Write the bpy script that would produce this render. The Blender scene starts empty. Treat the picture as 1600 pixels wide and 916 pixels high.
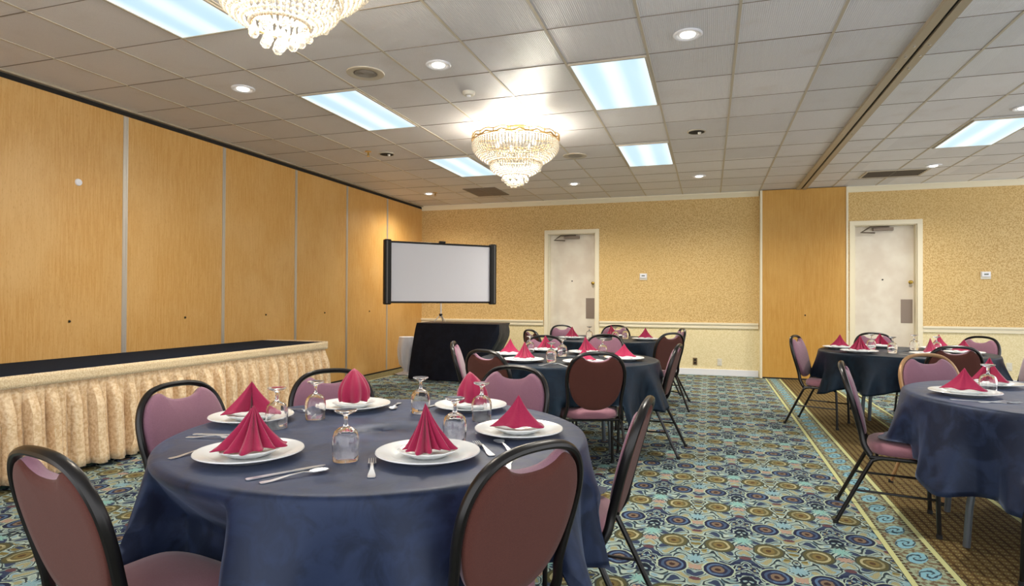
import bpy, bmesh, math, random
from mathutils import Vector, Matrix
PI = math.pi
random.seed(7)
SC = bpy.context.scene
COL = SC.collection

# ------------------------------------------------------------------ camera, world, exposure
F_PX = 960.56
YAW, PITCH, ROLL = math.radians(17.7752), math.radians(0.5499), math.radians(0.2626)
CAM_H = 1.27
fw = Vector((-math.sin(YAW)*math.cos(PITCH), math.cos(YAW)*math.cos(PITCH), math.sin(PITCH)))
rt = Vector((math.cos(YAW), math.sin(YAW), 0))
up = rt.cross(fw)
r2 = math.cos(ROLL)*rt + math.sin(ROLL)*up
u2 = -math.sin(ROLL)*rt + math.cos(ROLL)*up
cd = bpy.data.cameras.new('camera')
cam = bpy.data.objects.new('camera', cd); COL.objects.link(cam)
cd.sensor_width = 36; cd.lens = F_PX/1600*36; cd.clip_start = .05; cd.clip_end = 100
M = Matrix(((r2.x, u2.x, -fw.x, 0), (r2.y, u2.y, -fw.y, 0), (r2.z, u2.z, -fw.z, CAM_H), (0, 0, 0, 1)))
cam.matrix_world = M
SC.camera = cam
W = bpy.data.worlds.new('world'); SC.world = W; W.use_nodes = True
W.node_tree.nodes['Background'].inputs[0].default_value = (.98, .98, 1.0, 1)
W.node_tree.nodes['Background'].inputs[1].default_value = WORLD_STRENGTH = 1.65
SC.view_settings.view_transform = 'Standard'
SC.view_settings.look = 'None'
SC.view_settings.gamma = 1
SC.view_settings.exposure = 0.4
SC.view_settings.use_curve_mapping = False
CHAND_W, DOWN_W, TROFFER = 70, 24, .85

# ------------------------------------------------------------------ node helpers
def srgb(h):
    if isinstance(h, str):
        h = h.lstrip('#'); c = [int(h[i:i+2], 16)/255 for i in (0, 2, 4)]
    else: c = [v/255 for v in h]
    return tuple((v/12.92 if v <= .04045 else ((v+.055)/1.055)**2.4) for v in c) + (1,)
class V:
    """a scalar socket with arithmetic that writes Math nodes"""
    def __init__(s, nt, sock): s.nt, s.k = nt, sock
    def _m(s, op, *a, clamp=False):
        n = s.nt.nodes.new('ShaderNodeMath'); n.operation = op; n.use_clamp = clamp
        for i, v in enumerate((s,)+a):
            if isinstance(v, V): s.nt.links.new(v.k, n.inputs[i])
            else: n.inputs[i].default_value = v
        return V(s.nt, n.outputs[0])
    def __add__(s, o): return s._m('ADD', o)
    def __radd__(s, o): return s._m('ADD', o)
    def __sub__(s, o): return s._m('SUBTRACT', o)
    def __rsub__(s, o): return (s*-1)+o
    def __mul__(s, o): return s._m('MULTIPLY', o)
    def __rmul__(s, o): return s._m('MULTIPLY', o)
    def __truediv__(s, o): return s._m('DIVIDE', o)
    def sin(s): return s._m('SINE')
    def cos(s): return s._m('COSINE')
    def abs(s): return s._m('ABSOLUTE')
    def sqrt(s): return s._m('SQRT')
    def frac(s): return s._m('FRACT')
    def lt(s, o): return s._m('LESS_THAN', o)
    def gt(s, o): return s._m('GREATER_THAN', o)
    def max(s, o): return s._m('MAXIMUM', o)
    def min(s, o): return s._m('MINIMUM', o)
    def clamp(s): return s._m('ADD', 0., clamp=True)
    def atan2(s, o): return s._m('ARCTAN2', o)
    def step(s, a, b):
        n = s.nt.nodes.new('ShaderNodeMapRange'); n.interpolation_type = 'SMOOTHSTEP'
        s.nt.links.new(s.k, n.inputs[0]); n.inputs[1].default_value = a; n.inputs[2].default_value = b
        return V(s.nt, n.outputs[0])
class Mat:
    def __init__(s, name, color=(.8, .8, .8, 1), rough=.5, metal=0., spec=.5, **kw):
        s.m = bpy.data.materials.new(name); s.m.use_nodes = True; s.nt = s.m.node_tree
        s.b = s.nt.nodes['Principled BSDF']; s.out = s.nt.nodes['Material Output']
        if isinstance(color, str): color = srgb(color)
        s.set('Base Color', color); s.set('Roughness', rough); s.set('Metallic', metal); s.set('Specular IOR Level', spec)
        for k, v in kw.items(): s.set(k, v)
    def set(s, k, v):
        i = s.b.inputs[k]
        if isinstance(v, V): s.nt.links.new(v.k, i)
        elif hasattr(v, 'is_linked'): s.nt.links.new(v, i)
        else: i.default_value = v
    def coord(s, kind='Object'):
        n = s.nt.nodes.new('ShaderNodeTexCoord'); return n.outputs[kind]
    def world(s):
        n = s.nt.nodes.new('ShaderNodeNewGeometry'); return n.outputs['Position']
    def xyz(s, sock):
        n = s.nt.nodes.new('ShaderNodeSeparateXYZ'); s.nt.links.new(sock, n.inputs[0])
        return [V(s.nt, o) for o in n.outputs]
    def vec(s, x, y, z=0.):
        n = s.nt.nodes.new('ShaderNodeCombineXYZ')
        for i, v in enumerate((x, y, z)):
            if isinstance(v, V): s.nt.links.new(v.k, n.inputs[i])
            else: n.inputs[i].default_value = v
        return n.outputs[0]
    def scale(s, sock, v):
        n = s.nt.nodes.new('ShaderNodeVectorMath'); n.operation = 'MULTIPLY'
        s.nt.links.new(sock, n.inputs[0]); n.inputs[1].default_value = v; return n.outputs[0]
    def noise(s, sock, scale=5, detail=3, rough=.5, dist=0.):
        n = s.nt.nodes.new('ShaderNodeTexNoise'); s.nt.links.new(sock, n.inputs['Vector'])
        n.inputs['Scale'].default_value = scale; n.inputs['Detail'].default_value = detail
        n.inputs['Roughness'].default_value = rough; n.inputs['Distortion'].default_value = dist
        return V(s.nt, n.outputs[0])
    def mix(s, fac, a, b):
        n = s.nt.nodes.new('ShaderNodeMix'); n.data_type = 'RGBA'
        if isinstance(fac, V): s.nt.links.new(fac.k, n.inputs[0])
        else: n.inputs[0].default_value = fac
        for i, v in ((6, a), (7, b)):
            if isinstance(v, str): v = srgb(v)
            if hasattr(v, 'is_linked'): s.nt.links.new(v, n.inputs[i])
            else: n.inputs[i].default_value = v
        return n.outputs[2]
    def bump(s, v, dist=.002, strength=1.):
        n = s.nt.nodes.new('ShaderNodeBump'); n.inputs['Distance'].default_value = dist
        n.inputs['Strength'].default_value = strength
        s.nt.links.new(v.k, n.inputs['Height']); s.nt.links.new(n.outputs[0], s.b.inputs['Normal'])

# ------------------------------------------------------------------ mesh helpers
class MB:
    def __init__(s): s.v, s.f, s.mi = [], [], []
    def add(s, vs, fs, mi=0):
        o = len(s.v); s.v += [tuple(v) for v in vs]; s.f += [tuple(i+o for i in f) for f in fs]; s.mi += [mi]*len(fs); return s
    def box(s, x0, x1, y0, y1, z0, z1, mi=0):
        v = [(x, y, z) for z in (z0, z1) for y in (y0, y1) for x in (x0, x1)]
        return s.add(v, [(0, 2, 3, 1), (4, 5, 7, 6), (0, 1, 5, 4), (2, 6, 7, 3), (0, 4, 6, 2), (1, 3, 7, 5)], mi)
    def tube(s, pts, r, n=10, closed=False, flat=None, ref=None, mi=0):
        pts = [Vector(p) for p in pts]; k = len(pts)
        rs = r if isinstance(r, (list, tuple)) else [r]*k
        vs = []; prev = None
        for i, p in enumerate(pts):
            a = pts[(i-1) % k] if (closed or i) else pts[0]; b = pts[(i+1) % k] if (closed or i < k-1) else pts[-1]
            t = (b-a).normalized()
            if ref is not None: nn = Vector(ref); nn = (nn-t*nn.dot(t)).normalized()
            elif prev is None:
                q = Vector((0, 0, 1)) if abs(t.z) < .9 else Vector((1, 0, 0)); nn = (q-t*q.dot(t)).normalized()
            else: nn = (prev-t*prev.dot(t)).normalized()
            prev = nn; bb = t.cross(nn)
            fl = flat or 1.
            for j in range(n):
                a_ = 2*PI*j/n; vs.append(p+rs[i]*(math.cos(a_)*nn*fl+math.sin(a_)*bb))
        fs = []
        for i in range(k if closed else k-1):
            for j in range(n):
                a, b = i*n+j, i*n+(j+1) % n; c, d = ((i+1) % k)*n+(j+1) % n, ((i+1) % k)*n+j
                fs.append((a, b, c, d))
        if not closed: fs += [tuple(range(n))[::-1], tuple(range((k-1)*n, k*n))]
        return s.add(vs, fs, mi)
    def lathe(s, prof, n=32, c=(0, 0, 0), ribs=None, mi=0):
        vs, fs = [], []
        for i, (r, z) in enumerate(prof):
            for j in range(n):
                a = 2*PI*j/n; rr = r*(1+(ribs(i, a) if ribs else 0))
                vs.append((c[0]+rr*math.cos(a), c[1]+rr*math.sin(a), c[2]+z))
        for i in range(len(prof)-1):
            for j in range(n):
                fs.append((i*n+j, i*n+(j+1) % n, (i+1)*n+(j+1) % n, (i+1)*n+j))
        if prof[0][0] > 1e-5: fs.append(tuple(range(n))[::-1])
        if prof[-1][0] > 1e-5: fs.append(tuple(range((len(prof)-1)*n, len(prof)*n)))
        return s.add(vs, fs, mi)
    def grid(s, fn, nu, nv, closeu=False, mi=0):
        vs = [fn(i, j) for j in range(nv) for i in range(nu)]
        fs = []
        for j in range(nv-1):
            for i in range(nu if closeu else nu-1):
                fs.append((j*nu+i, j*nu+(i+1) % nu, (j+1)*nu+(i+1) % nu, (j+1)*nu+i))
        return s.add(vs, fs, mi)
    def ball(s, c, r, n=8, m=6, sz=1., mi=0):
        return s.lathe([(r*math.sin(PI*i/m)+1e-6, -sz*r*math.cos(PI*i/m)) for i in range(m+1)], n, c, mi=mi)
    def prism(s, poly, z0, z1, mi=0):
        n = len(poly)
        return s.add([(x, y, z0) for x, y in poly]+[(x, y, z1) for x, y in poly],
                     [tuple(range(n))[::-1], tuple(range(n, 2*n))]+[(i, (i+1) % n, n+(i+1) % n, n+i) for i in range(n)], mi)
    def build(s, name, mat, parent=None, smooth=True, bevel=0, angle=35, thick=0, xf=None, sub=0):
        me = bpy.data.meshes.new(name); me.from_pydata(s.v, [], s.f); me.update()
        me.polygons.foreach_set('material_index', s.mi)
        bm = bmesh.new(); bm.from_mesh(me)
        bmesh.ops.remove_doubles(bm, verts=bm.verts, dist=1e-6)
        bmesh.ops.recalc_face_normals(bm, faces=bm.faces); bm.to_mesh(me); bm.free()
        mats = mat if isinstance(mat, (list, tuple)) else [mat]
        for q in mats: me.materials.append(q.m if isinstance(q, Mat) else q)
        if xf is not None: me.transform(xf)
        if smooth:
            me.polygons.foreach_set('use_smooth', [True]*len(me.polygons))
            try: me.set_sharp_from_angle(angle=math.radians(angle))
            except Exception: pass
        o = bpy.data.objects.new(name, me); COL.objects.link(o)
        if parent: o.parent = parent
        if bevel:
            b = o.modifiers.new('bevel', 'BEVEL'); b.width = bevel; b.segments = 2; b.limit_method = 'ANGLE'
        if thick:
            b = o.modifiers.new('solid', 'SOLIDIFY'); b.thickness = thick; b.offset = 0
        if sub:
            b = o.modifiers.new('sub', 'SUBSURF'); b.levels = sub; b.render_levels = sub
        return o
def tag(o, label=None, cat=None, group=None, kind=None):
    if label: o['label'] = label
    if cat: o['category'] = cat
    if group: o['group'] = group
    if kind: o['kind'] = kind
    return o
def empty(name, loc=(0, 0, 0), rz=0.):
    o = bpy.data.objects.new(name, None); COL.objects.link(o); o.location = loc; o.rotation_euler = (0, 0, rz)
    o.empty_display_size = .05
    return o
def copy_tree(o, parent=None):
    c = o.copy(); COL.objects.link(c)
    if parent: c.parent = parent
    for ch in list(o.children): copy_tree(ch, c)
    return c
class Proto:
    """first use gives the original, later uses give copies"""
    def __init__(s, fn, *a): s.fn, s.a, s.o = fn, a, None
    def get(s):
        if s.o is None: s.o = s.fn(*s.a); return s.o
        return copy_tree(s.o)
def smooth_path(pts, k=6):
    pts = [Vector(p) for p in pts]; out = []
    for i in range(len(pts)-1):
        p0, p1, p2, p3 = pts[max(i-1, 0)], pts[i], pts[i+1], pts[min(i+2, len(pts)-1)]
        for j in range(k):
            t = j/k
            out.append(.5*((2*p1)+(-p0+p2)*t+(2*p0-5*p1+4*p2-p3)*t*t+(-p0+3*p1-3*p2+p3)*t**3))
    out.append(pts[-1]); return out

# ------------------------------------------------------------------ materials
H = 3.066; YB = 10.895; XL = -5.345; TRK = 1.40
def mat_carpet():
    m = Mat('patterned_carpet', rough=.95, spec=.15)
    x, y, z = m.xyz(m.world())
    wob = (m.noise(m.world(), 22, 2)-.5)*.03
    p, q = .465, .61
    def cell(x0, y0):
        u = (((x-x0+wob*.6)/p+.5).frac()-.5)*p
        v = (((y-y0+wob*.6)/q+.5).frac()-.5)*q
        return u.abs(), v
    ua, va = cell(-.062, 3.065); ub, vb = cell(-.062+p/2, 3.065+q/2)
    def ell(u, v, cu, cv, ru, rv): return (((u-cu)/ru)*((u-cu)/ru)+((v-cv)/rv)*((v-cv)/rv)).sqrt()
    # scroll field, mirrored about every medallion pair
    TA = 2*PI
    s1 = ((ua*(TA*2/p))+((va*(TA*3/q)).sin()*1.7)).sin()
    s2 = ((va*(TA*4/q))+((ua*(TA*3/p)).cos()*2.1)).sin()
    s3 = ((ua*(TA*5/p))+((va*(TA*5/q)).cos()*1.3)).sin()*((va*(TA*3/q))).cos()
    sc = s1*.6+s2*.75+s3*.5
    line = 1-(sc.abs().step(.12, .36))
    col = m.mix(m.noise(m.world(), 9, 2).step(.35, .65), '#7f9c9f', '#a4b8ae')
    col = m.mix(s2.gt(.7), col, '#8caebb')
    col = m.mix(sc.gt(1.0), col, '#aaa67e')
    col = m.mix((sc*-1).gt(.85), col, '#3a4763')
    # dark filigree patches between the blue pairs
    d1 = ell(ua, va, p/2, .0, .13, .12)
    dots = ((ua*(TA*9/p)).sin()*(va*(TA*12/q)).sin())
    col = m.mix(d1.lt(1.)*(dots.lt(.25)), col, '#26304e')
    d2 = ell(ub, vb, p/2, .0, .13, .11)
    col = m.mix(d2.lt(1.)*(dots.lt(.0)), col, '#7f7440')
    col = m.mix(line*.92, col, '#18222f')
    cr = (((sc-.40).abs()).lt(.15)).max(((sc+.42).abs()).lt(.09))
    col = m.mix(cr, col, '#b9cabd')
    # palmette over each pair
    for (u, v, c) in ((ua, va, '#8fb5bf'), (ub, vb, '#8fc0b8')):
        th = (u).atan2(v-.10); rr = (u*u+(v-.10)*(v-.10)).sqrt()
        pet = rr.lt(((th*6).cos().abs()*.035)+.018)
        col = m.mix(pet, col, c)
        th = (u).atan2(v); rr = (u*u+v*v*2.2).sqrt()
        col = m.mix(rr.lt(((th*4).cos().abs()*.02)+.026), col, '#b89c8a')
        e = ell(u, v, 0., -.13, .035, .022); col = m.mix(e.lt(.8), col, '#6b4a50')
    # medallions
    for (u, v, cu, cols) in ((ua, va, .105, ('#b9c8ae', '#262c48', '#5c7698', '#35354c', '#85725f', '#45302c')),
                             (ub, vb, .118, ('#4a5048', '#5f5c3c', '#b9b48c', '#6d6440', '#857548', '#5a4630'))):
        e = ell(u, v, cu, 0., .068, .082)
        for rr, c in zip((1.12, 1.0, .78, .60, .42, .2), cols):
            col = m.mix(e.lt(rr), col, c)
        half = e.lt(.95)*e.gt(.5)*(u-cu).gt(.02); col = m.mix(half*.5, col, cols[1])
    # border band and brown runner, mirrored about the ceiling track
    xm = (x-TRK).abs()
    by = ((y/.19).frac()-.5)*.19
    e = (((xm-.42+(by*9).sin()*.04)/.045)*((xm-.42+(by*9).sin()*.04)/.045)+(by/.075)*(by/.075)).sqrt()
    nb = m.noise(m.world(), 40, 2)
    bc = m.mix(nb.step(.42, .58), '#7d6a52', '#a9b79a')
    swirl = (e*9+by.atan2(xm-.42)*2+m.noise(m.world(), 30, 2)*6).sin()
    leaf = e.lt(1.05)*swirl.gt(-.45)
    bc = m.mix(leaf, bc, '#8fc4d4')
    bc = m.mix(e.lt(1.05)*swirl.lt(-.7), bc, '#2f5468')
    tick = ((y/.035).frac().gt(.5))*((xm-.42).abs().gt(.075))*((xm-.42).abs().lt(.09))
    bc = m.mix(tick, bc, '#4a3c28')
    bc = m.mix((xm-.42).abs().gt(.09), bc, '#d9dc9e')
    bc = m.mix((xm-.42).abs().gt(.117), bc, '#1f3040')
    bc = m.mix((xm-.42).abs().gt(.124), bc, '#c3d3a4')
    u = (x/.045).frac()-.5; v = (y/.045).frac()-.5
    r_ = (u*u+v*v).sqrt()
    rc = m.mix(m.noise(m.world(), 6, 2).step(.3, .7), '#5a4426', '#6e5630')
    rc = m.mix(r_.lt(.34)*r_.gt(.2), rc, '#8f8150'); rc = m.mix(r_.lt(.1), rc, '#b3a87c')
    rc = m.mix(((u.abs()-.5).abs()).lt(.06)*m.noise(m.world(), 30, 1).gt(.45), rc, '#3a2a1c')
    col = m.mix(xm.lt(.54), col, bc)
    col = m.mix(xm.lt(.30), col, rc)
    # plain olive edge along the folding wall
    lc = m.mix(m.noise(m.world(), 30, 2).step(.4, .6), '#7a7350', '#958c64')
    lc = m.mix((x+4.99).abs().lt(.018), lc, '#c7c39a')
    col = m.mix(x.lt(-4.96), col, lc)
    # yarn grain
    g = m.noise(m.world(), 260, 2, .6)
    mixn = m.nt.nodes.new('ShaderNodeHueSaturation'); m.nt.links.new(col, mixn.inputs['Color'])
    m.nt.links.new((g*1.0+.17).k, mixn.inputs['Value'])
    m.set('Base Color', mixn.outputs[0])
    m.bump(g, .003, .6)
    return m
def mat_oak(name, a, b, c):
    m = Mat(name, rough=.42, spec=.4)
    w = m.world()
    n1 = m.noise(m.scale(w, (60, 60, 3.2)), 1.2, 4, .65)
    n2 = m.noise(m.scale(w, (1.3, 1.3, .9)), 1.4, 3, .5)
    n3 = m.noise(m.scale(w, (170, 170, 30)), 1., 2)
    col = m.mix(n1.step(.35, .66), a, b); col = m.mix(n2.step(.4, .75)*.55, col, c)
    col = m.mix(n3.step(.55, .75)*.35, col, '#a8741e')
    m.set('Base Color', col); m.bump(n1, .001, .3)
    return m
def mat_wallpaper():
    m = Mat('gold_wallpaper', rough=.75, spec=.3)
    w = m.world(); n = m.noise(w, 55, 3, .7); n2 = m.noise(w, .8, 2)
    col = m.mix(n.step(.38, .6), '#ba965c', '#dcc088'); col = m.mix(n2.step(.35, .7)*.4, col, '#d2b070')
    m.set('Base Color', col); m.bump(n, .001, .5); return m
def mat_ceiling():
    m = Mat('ceiling_tile', rough=.42, spec=.6)
    w = m.world(); x, y, z = m.xyz(w)
    tile = m.noise(m.vec(((x-.17)/.61)._m('FLOOR'), ((y-4.56)/.62)._m('FLOOR'), 3.), 1.7, 1)
    col = m.mix(tile.step(.35, .65), '#d0d2d8', '#e2e3e8')
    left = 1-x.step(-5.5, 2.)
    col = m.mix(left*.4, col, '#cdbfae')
    dirt = m.noise(w, 3.2, 4, .6)
    col = m.mix(dirt.step(.5, .8)*.22, col, '#ab9f92')
    sp = m.noise(w, 120, 2)
    col = m.mix(sp.step(.5, .7)*.18, col, '#a3a0a2')
    m.set('Base Color', col)
    rib = (x*(2*PI/.0125)).sin()
    m.bump(rib+m.noise(w, 60, 2)*1.2, .0012, .6)
    return m
def mat_fabric(name, a, b, scale=900, rough=.85, sheen=.3):
    m = Mat(name, rough=rough, spec=.25); m.set('Sheen Weight', sheen)
    o = m.coord(); n = m.noise(o, scale, 2, .6); n2 = m.noise(o, 6, 2)
    col = m.mix(n.step(.35, .65), a, b); m.set('Base Color', m.mix(n2.step(.4, .8)*.25, col, b))
    m.bump(n, .0008, .5); return m
def mat_cloth(name, a, b, c, sheen=.2, spec=.45):
    m = Mat(name, rough=.42, spec=spec); m.set('Sheen Weight', sheen); m.set('Sheen Roughness', .4); m.set('Sheen Tint', (.5, .62, .95, 1)); m.set('Specular Tint', (.6, .7, .95, 1))
    o = m.coord(); n = m.noise(o, 9, 4, .6, .8); n2 = m.noise(o, 2.5, 2)
    col = m.mix(n.step(.42, .62), a, b); col = m.mix(n2.step(.5, .75)*.4, col, c)
    m.set('Base Color', col); m.set('Roughness', n*.35+.28); m.bump(n, .004, .35); return m
M_CARPET = mat_carpet()
M_OAK = mat_oak('oak_veneer', '#c79650', '#d2a563', '#dab275')
M_OAK2 = mat_oak('amber_oak_veneer', '#bb8836', '#c69646', '#cfa152')
M_WALLP = mat_wallpaper(); M_CEIL = mat_ceiling()
M_DADO = Mat('cream_dado_paint', '#e8d9a8', .7)
n = M_DADO.noise(M_DADO.world(), 70, 2); M_DADO.set('Base Color', M_DADO.mix(n.step(.4, .6), '#decd9a', '#ebdcb2'))
M_TRIM = Mat('cream_trim', '#e6dcc0', .5)
M_WHITE = Mat('white_paint', '#e6e6ea', .45)
M_DOOR = Mat('door_paint', '#ddd5c4', .5)
n = M_DOOR.noise(M_DOOR.world(), 3, 3); M_DOOR.set('Base Color', M_DOOR.mix(n.step(.35, .7), '#d6cab8', '#e4dccb'))
M_BLACK = Mat('black_metal', '#120f0d', .5, 0, .3)
M_TRACK = Mat('track_metal', '#b0a48e', .45, .3)
M_ALU = Mat('aluminium', '#c9c4bc', .35, .7)
M_CHROME = Mat('chrome', '#dcdcde', .18, 1.)
M_DARK = Mat('dark_gap', '#14100c', .8)
M_GRIDL = Mat('grid_beige', '#bfb5a2', .5); M_GRIDD = Mat('grid_dark', '#7a6f60', .7)
M_MAUVE = mat_fabric('mauve_fabric', '#7a5262', '#956c7e')
M_BROWN = mat_fabric('burgundy_fabric', '#48251f', '#5e342b', 900, .85, .1)
M_SEAT = mat_fabric('rose_seat_fabric', '#7f4f5c', '#976a76', 900, .6)
M_FRAME = Mat('dark_chair_frame', '#0f0c0b', .3, .1, .5)
M_TAN = Mat('tan_chair_frame', '#b08a62', .3, .3, .6)
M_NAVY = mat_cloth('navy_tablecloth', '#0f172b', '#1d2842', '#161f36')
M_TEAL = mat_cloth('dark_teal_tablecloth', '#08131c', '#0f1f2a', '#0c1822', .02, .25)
M_BLKC = mat_cloth('black_drape', '#0c0d16', '#12141e', '#0f111a', .02, .25)
M_WCLOTH = mat_fabric('white_drape', '#cfd0da', '#e4e4ea', 300)
M_DECK = Mat('stage_deck', '#16202e', .95, 0, .1)
M_SKIRT = mat_fabric('champagne_satin', '#cdab80', '#e8d0ac', 45, .42, .3)
M_PLATE = Mat('white_china', '#e9ecec', .15, 0, .6)
M_NAPKIN = mat_fabric('burgundy_napkin', '#941640', '#a8264f', 700, .75, .25)
M_STEEL = Mat('cutlery_steel', '#dfe2e6', .3, .85)
M_LEGGREY = Mat('table_leg_steel', '#6d747c', .3, .7)
M_BRASS = Mat('brass', '#b89a48', .25, 1.)
M_BRONZE = Mat('bronze_closer', '#75685a', .4, .6)
M_PLATEG = Mat('push_plate_metal', '#8a7a6c', .4, .6)
M_SCREEN = Mat('projection_fabric', '#dcdbe0', .85)
M_PLAST = Mat('plastic_white', '#d8d2c2', .4)
M_LCD = Mat('display_grey', '#6d7468', .3)
M_OUTB = Mat('brown_plastic', '#6a5436', .4)
M_RUBBER = Mat('rubber', '#0d0d0d', .7)
M_GOLD = Mat('gold_rim', '#c8a468', .3, .8)
M_VENT = Mat('vent_brown', '#7c6e62', .6)
M_GRILLE = Mat('speaker_grille', '#a39a8d', .6)
M_TABLETOP = Mat('plywood_top', '#8a6a44', .5)
M_GLASS = Mat('clear_glass', (1, 1, 1, 1), .02); M_GLASS.set('Transmission Weight', 1.); M_GLASS.set('IOR', 1.45)
def mat_crystal():
    m = Mat('crystal', (.95, .93, .88, 1), .06, 0, .8); m.set('Transmission Weight', .75); m.set('IOR', 1.35)
    return m
M_CRYS = mat_crystal()
def mat_beads():
    m = Mat('crystal_beads', (.60, .57, .51, 1), .12, 0, .8)
    t = m.nt.nodes.new('ShaderNodeBsdfTranslucent'); t.inputs[0].default_value = (.55, .51, .45, 1)
    mx = m.nt.nodes.new('ShaderNodeMixShader'); mx.inputs[0].default_value = .5
    m.nt.links.new(m.b.outputs[0], mx.inputs[1]); m.nt.links.new(t.outputs[0], mx.inputs[2]); m.nt.links.new(mx.outputs[0], m.out.inputs[0])
    return m
M_BEAD = mat_beads()
def mat_emit(name, col, st):
    m = Mat(name, (0, 0, 0, 1), .5); m.set('Emission Color', col); m.set('Emission Strength', st); return m
M_BULB = mat_emit('bulb_glow', (1, .93, .8, 1), 4)
def mat_diffuser():
    m = Mat('prismatic_diffuser', (.05, .05, .05, 1), .3)
    x, y, z = m.xyz(m.coord()); n = m.noise(m.scale(m.coord(), (9, .8, 1)), 1, 1)
    tubes = ((x*(2*PI/.305)).cos()*.5+.5)*.6+n*.4
    m.set('Emission Color', m.mix(tubes.step(.2, .85), (.50, .74, .95, 1), (.80, .96, 1.02, 1))); m.set('Emission Strength', TROFFER); return m
M_DIFF = mat_diffuser()

# ------------------------------------------------------------------ the setting
def S(o): return tag(o, kind='structure')
X0, X1, Y0 = XL, 6.2, -1.0
S(MB().box(X0-.1, X1, Y0, YB+.4, -.08, 0).build('floor', M_CARPET, smooth=False))
S(MB().box(X0-.1, X1, Y0, YB+.4, H, H+.1).build('ceiling', M_CEIL, smooth=False))
# ceiling grid
rows = [4.56+.61*i for i in range(-12, 4)]+[7.10, 7.73, 8.35, 8.97, 9.59, 10.21]
cols_l = [.79-.61*i for i in range(0, 11)]; cols_r = [1.855+.61*i for i in range(0, 10)]
g = MB()
for i, xx in enumerate(cols_l+cols_r): g.box(xx-.009, xx+.009, Y0, YB-.08, H-.004, H+.002)
S(g.build('trim_1', M_GRIDL, smooth=False))
g = MB()
rnd = random.Random(3)
for yy in rows:
    xs = sorted(cols_l)+[TRK]+cols_r
    for a, b in zip(xs[:-1], xs[1:]):
        w = rnd.choice((.003, .004, .005, .008)); dy = rnd.uniform(-.004, .004)
        g.box(a+.009, b-.009, yy+dy-w/2, yy+dy+w/2, H-.003, H+.002)
S(g.build('trim_2', M_GRIDD, smooth=False))
# ceiling track of the folding partition: two beige rails with a black slot
t = S(MB().box(TRK-.075, TRK-.012, Y0, YB-.14, H-.028, H).box(TRK+.012, TRK+.075, Y0, YB-.14, H-.028, H).build('trim_3', M_TRACK, smooth=False, bevel=.003))
MB().box(TRK-.014, TRK+.014, Y0, YB-.14, H-.012, H-.001).build('slot', M_DARK, t, smooth=False)
b = MB()
for yy in (4.9, 5.1, 5.35, 7.3): 
    for sx in (-.045, .045): b.lathe([(.009, 0), (.009, -.006), (0, -.008)], 10, (TRK+sx, yy, H-.028))
b.build('bolts', M_CHROME, t)
# back wall with two door openings
D1 = (-2.80, -1.935); D2 = (2.185, 3.045); DT = 2.455; DREC = .12
RAIL = .79
wb = MB()
for a, b_ in ((XL-.1, D1[0]), (D1[1], D2[0]), (D2[1], X1)):
    wb.box(a, b_, YB, YB+.15, RAIL, H, 0); wb.box(a, b_, YB, YB+.15, 0, RAIL, 1)
for d in (D1, D2): wb.box(d[0], d[1], YB, YB+.15, DT, H, 0)
S(wb.build('wall_back', [M_WALLP, M_DADO], smooth=False))
# crown, chair rail, baseboard
cr = MB(); rl = MB(); bb = MB()
def crown(a, b_):
    prof = [(0, -.085), (.012, -.085), (.018, -.07), (.045, -.035), (.06, -.02), (.06, 0), (0, 0)]
    n_ = len(prof)
    vs = [(xx, YB-d, H+z) for xx in (a, b_) for d, z in prof]
    cr.add(vs, [(i, (i+1) % n_, n_+(i+1) % n_, n_+i) for i in range(n_)]+[tuple(range(n_)), tuple(range(n_, 2*n_))])
crown(XL, .78); crown(2.09, X1)
S(cr.build('trim_4', M_TRIM, smooth=False))
for a, b_ in ((XL, -2.885), (-1.855, .775), (3.115, X1)):
    rl.box(a, b_, YB-.022, YB, RAIL, RAIL+.028).box(a, b_, YB-.014, YB, RAIL+.028, RAIL+.062).box(a, b_, YB-.03, YB, RAIL+.062, RAIL+.095)
    bb.box(a, b_, YB-.018, YB, 0, .105)
S(rl.build('trim_5', M_TRIM, smooth=False, bevel=.003))
S(bb.build('baseboard_back', M_WHITE, smooth=False, bevel=.003))
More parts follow.
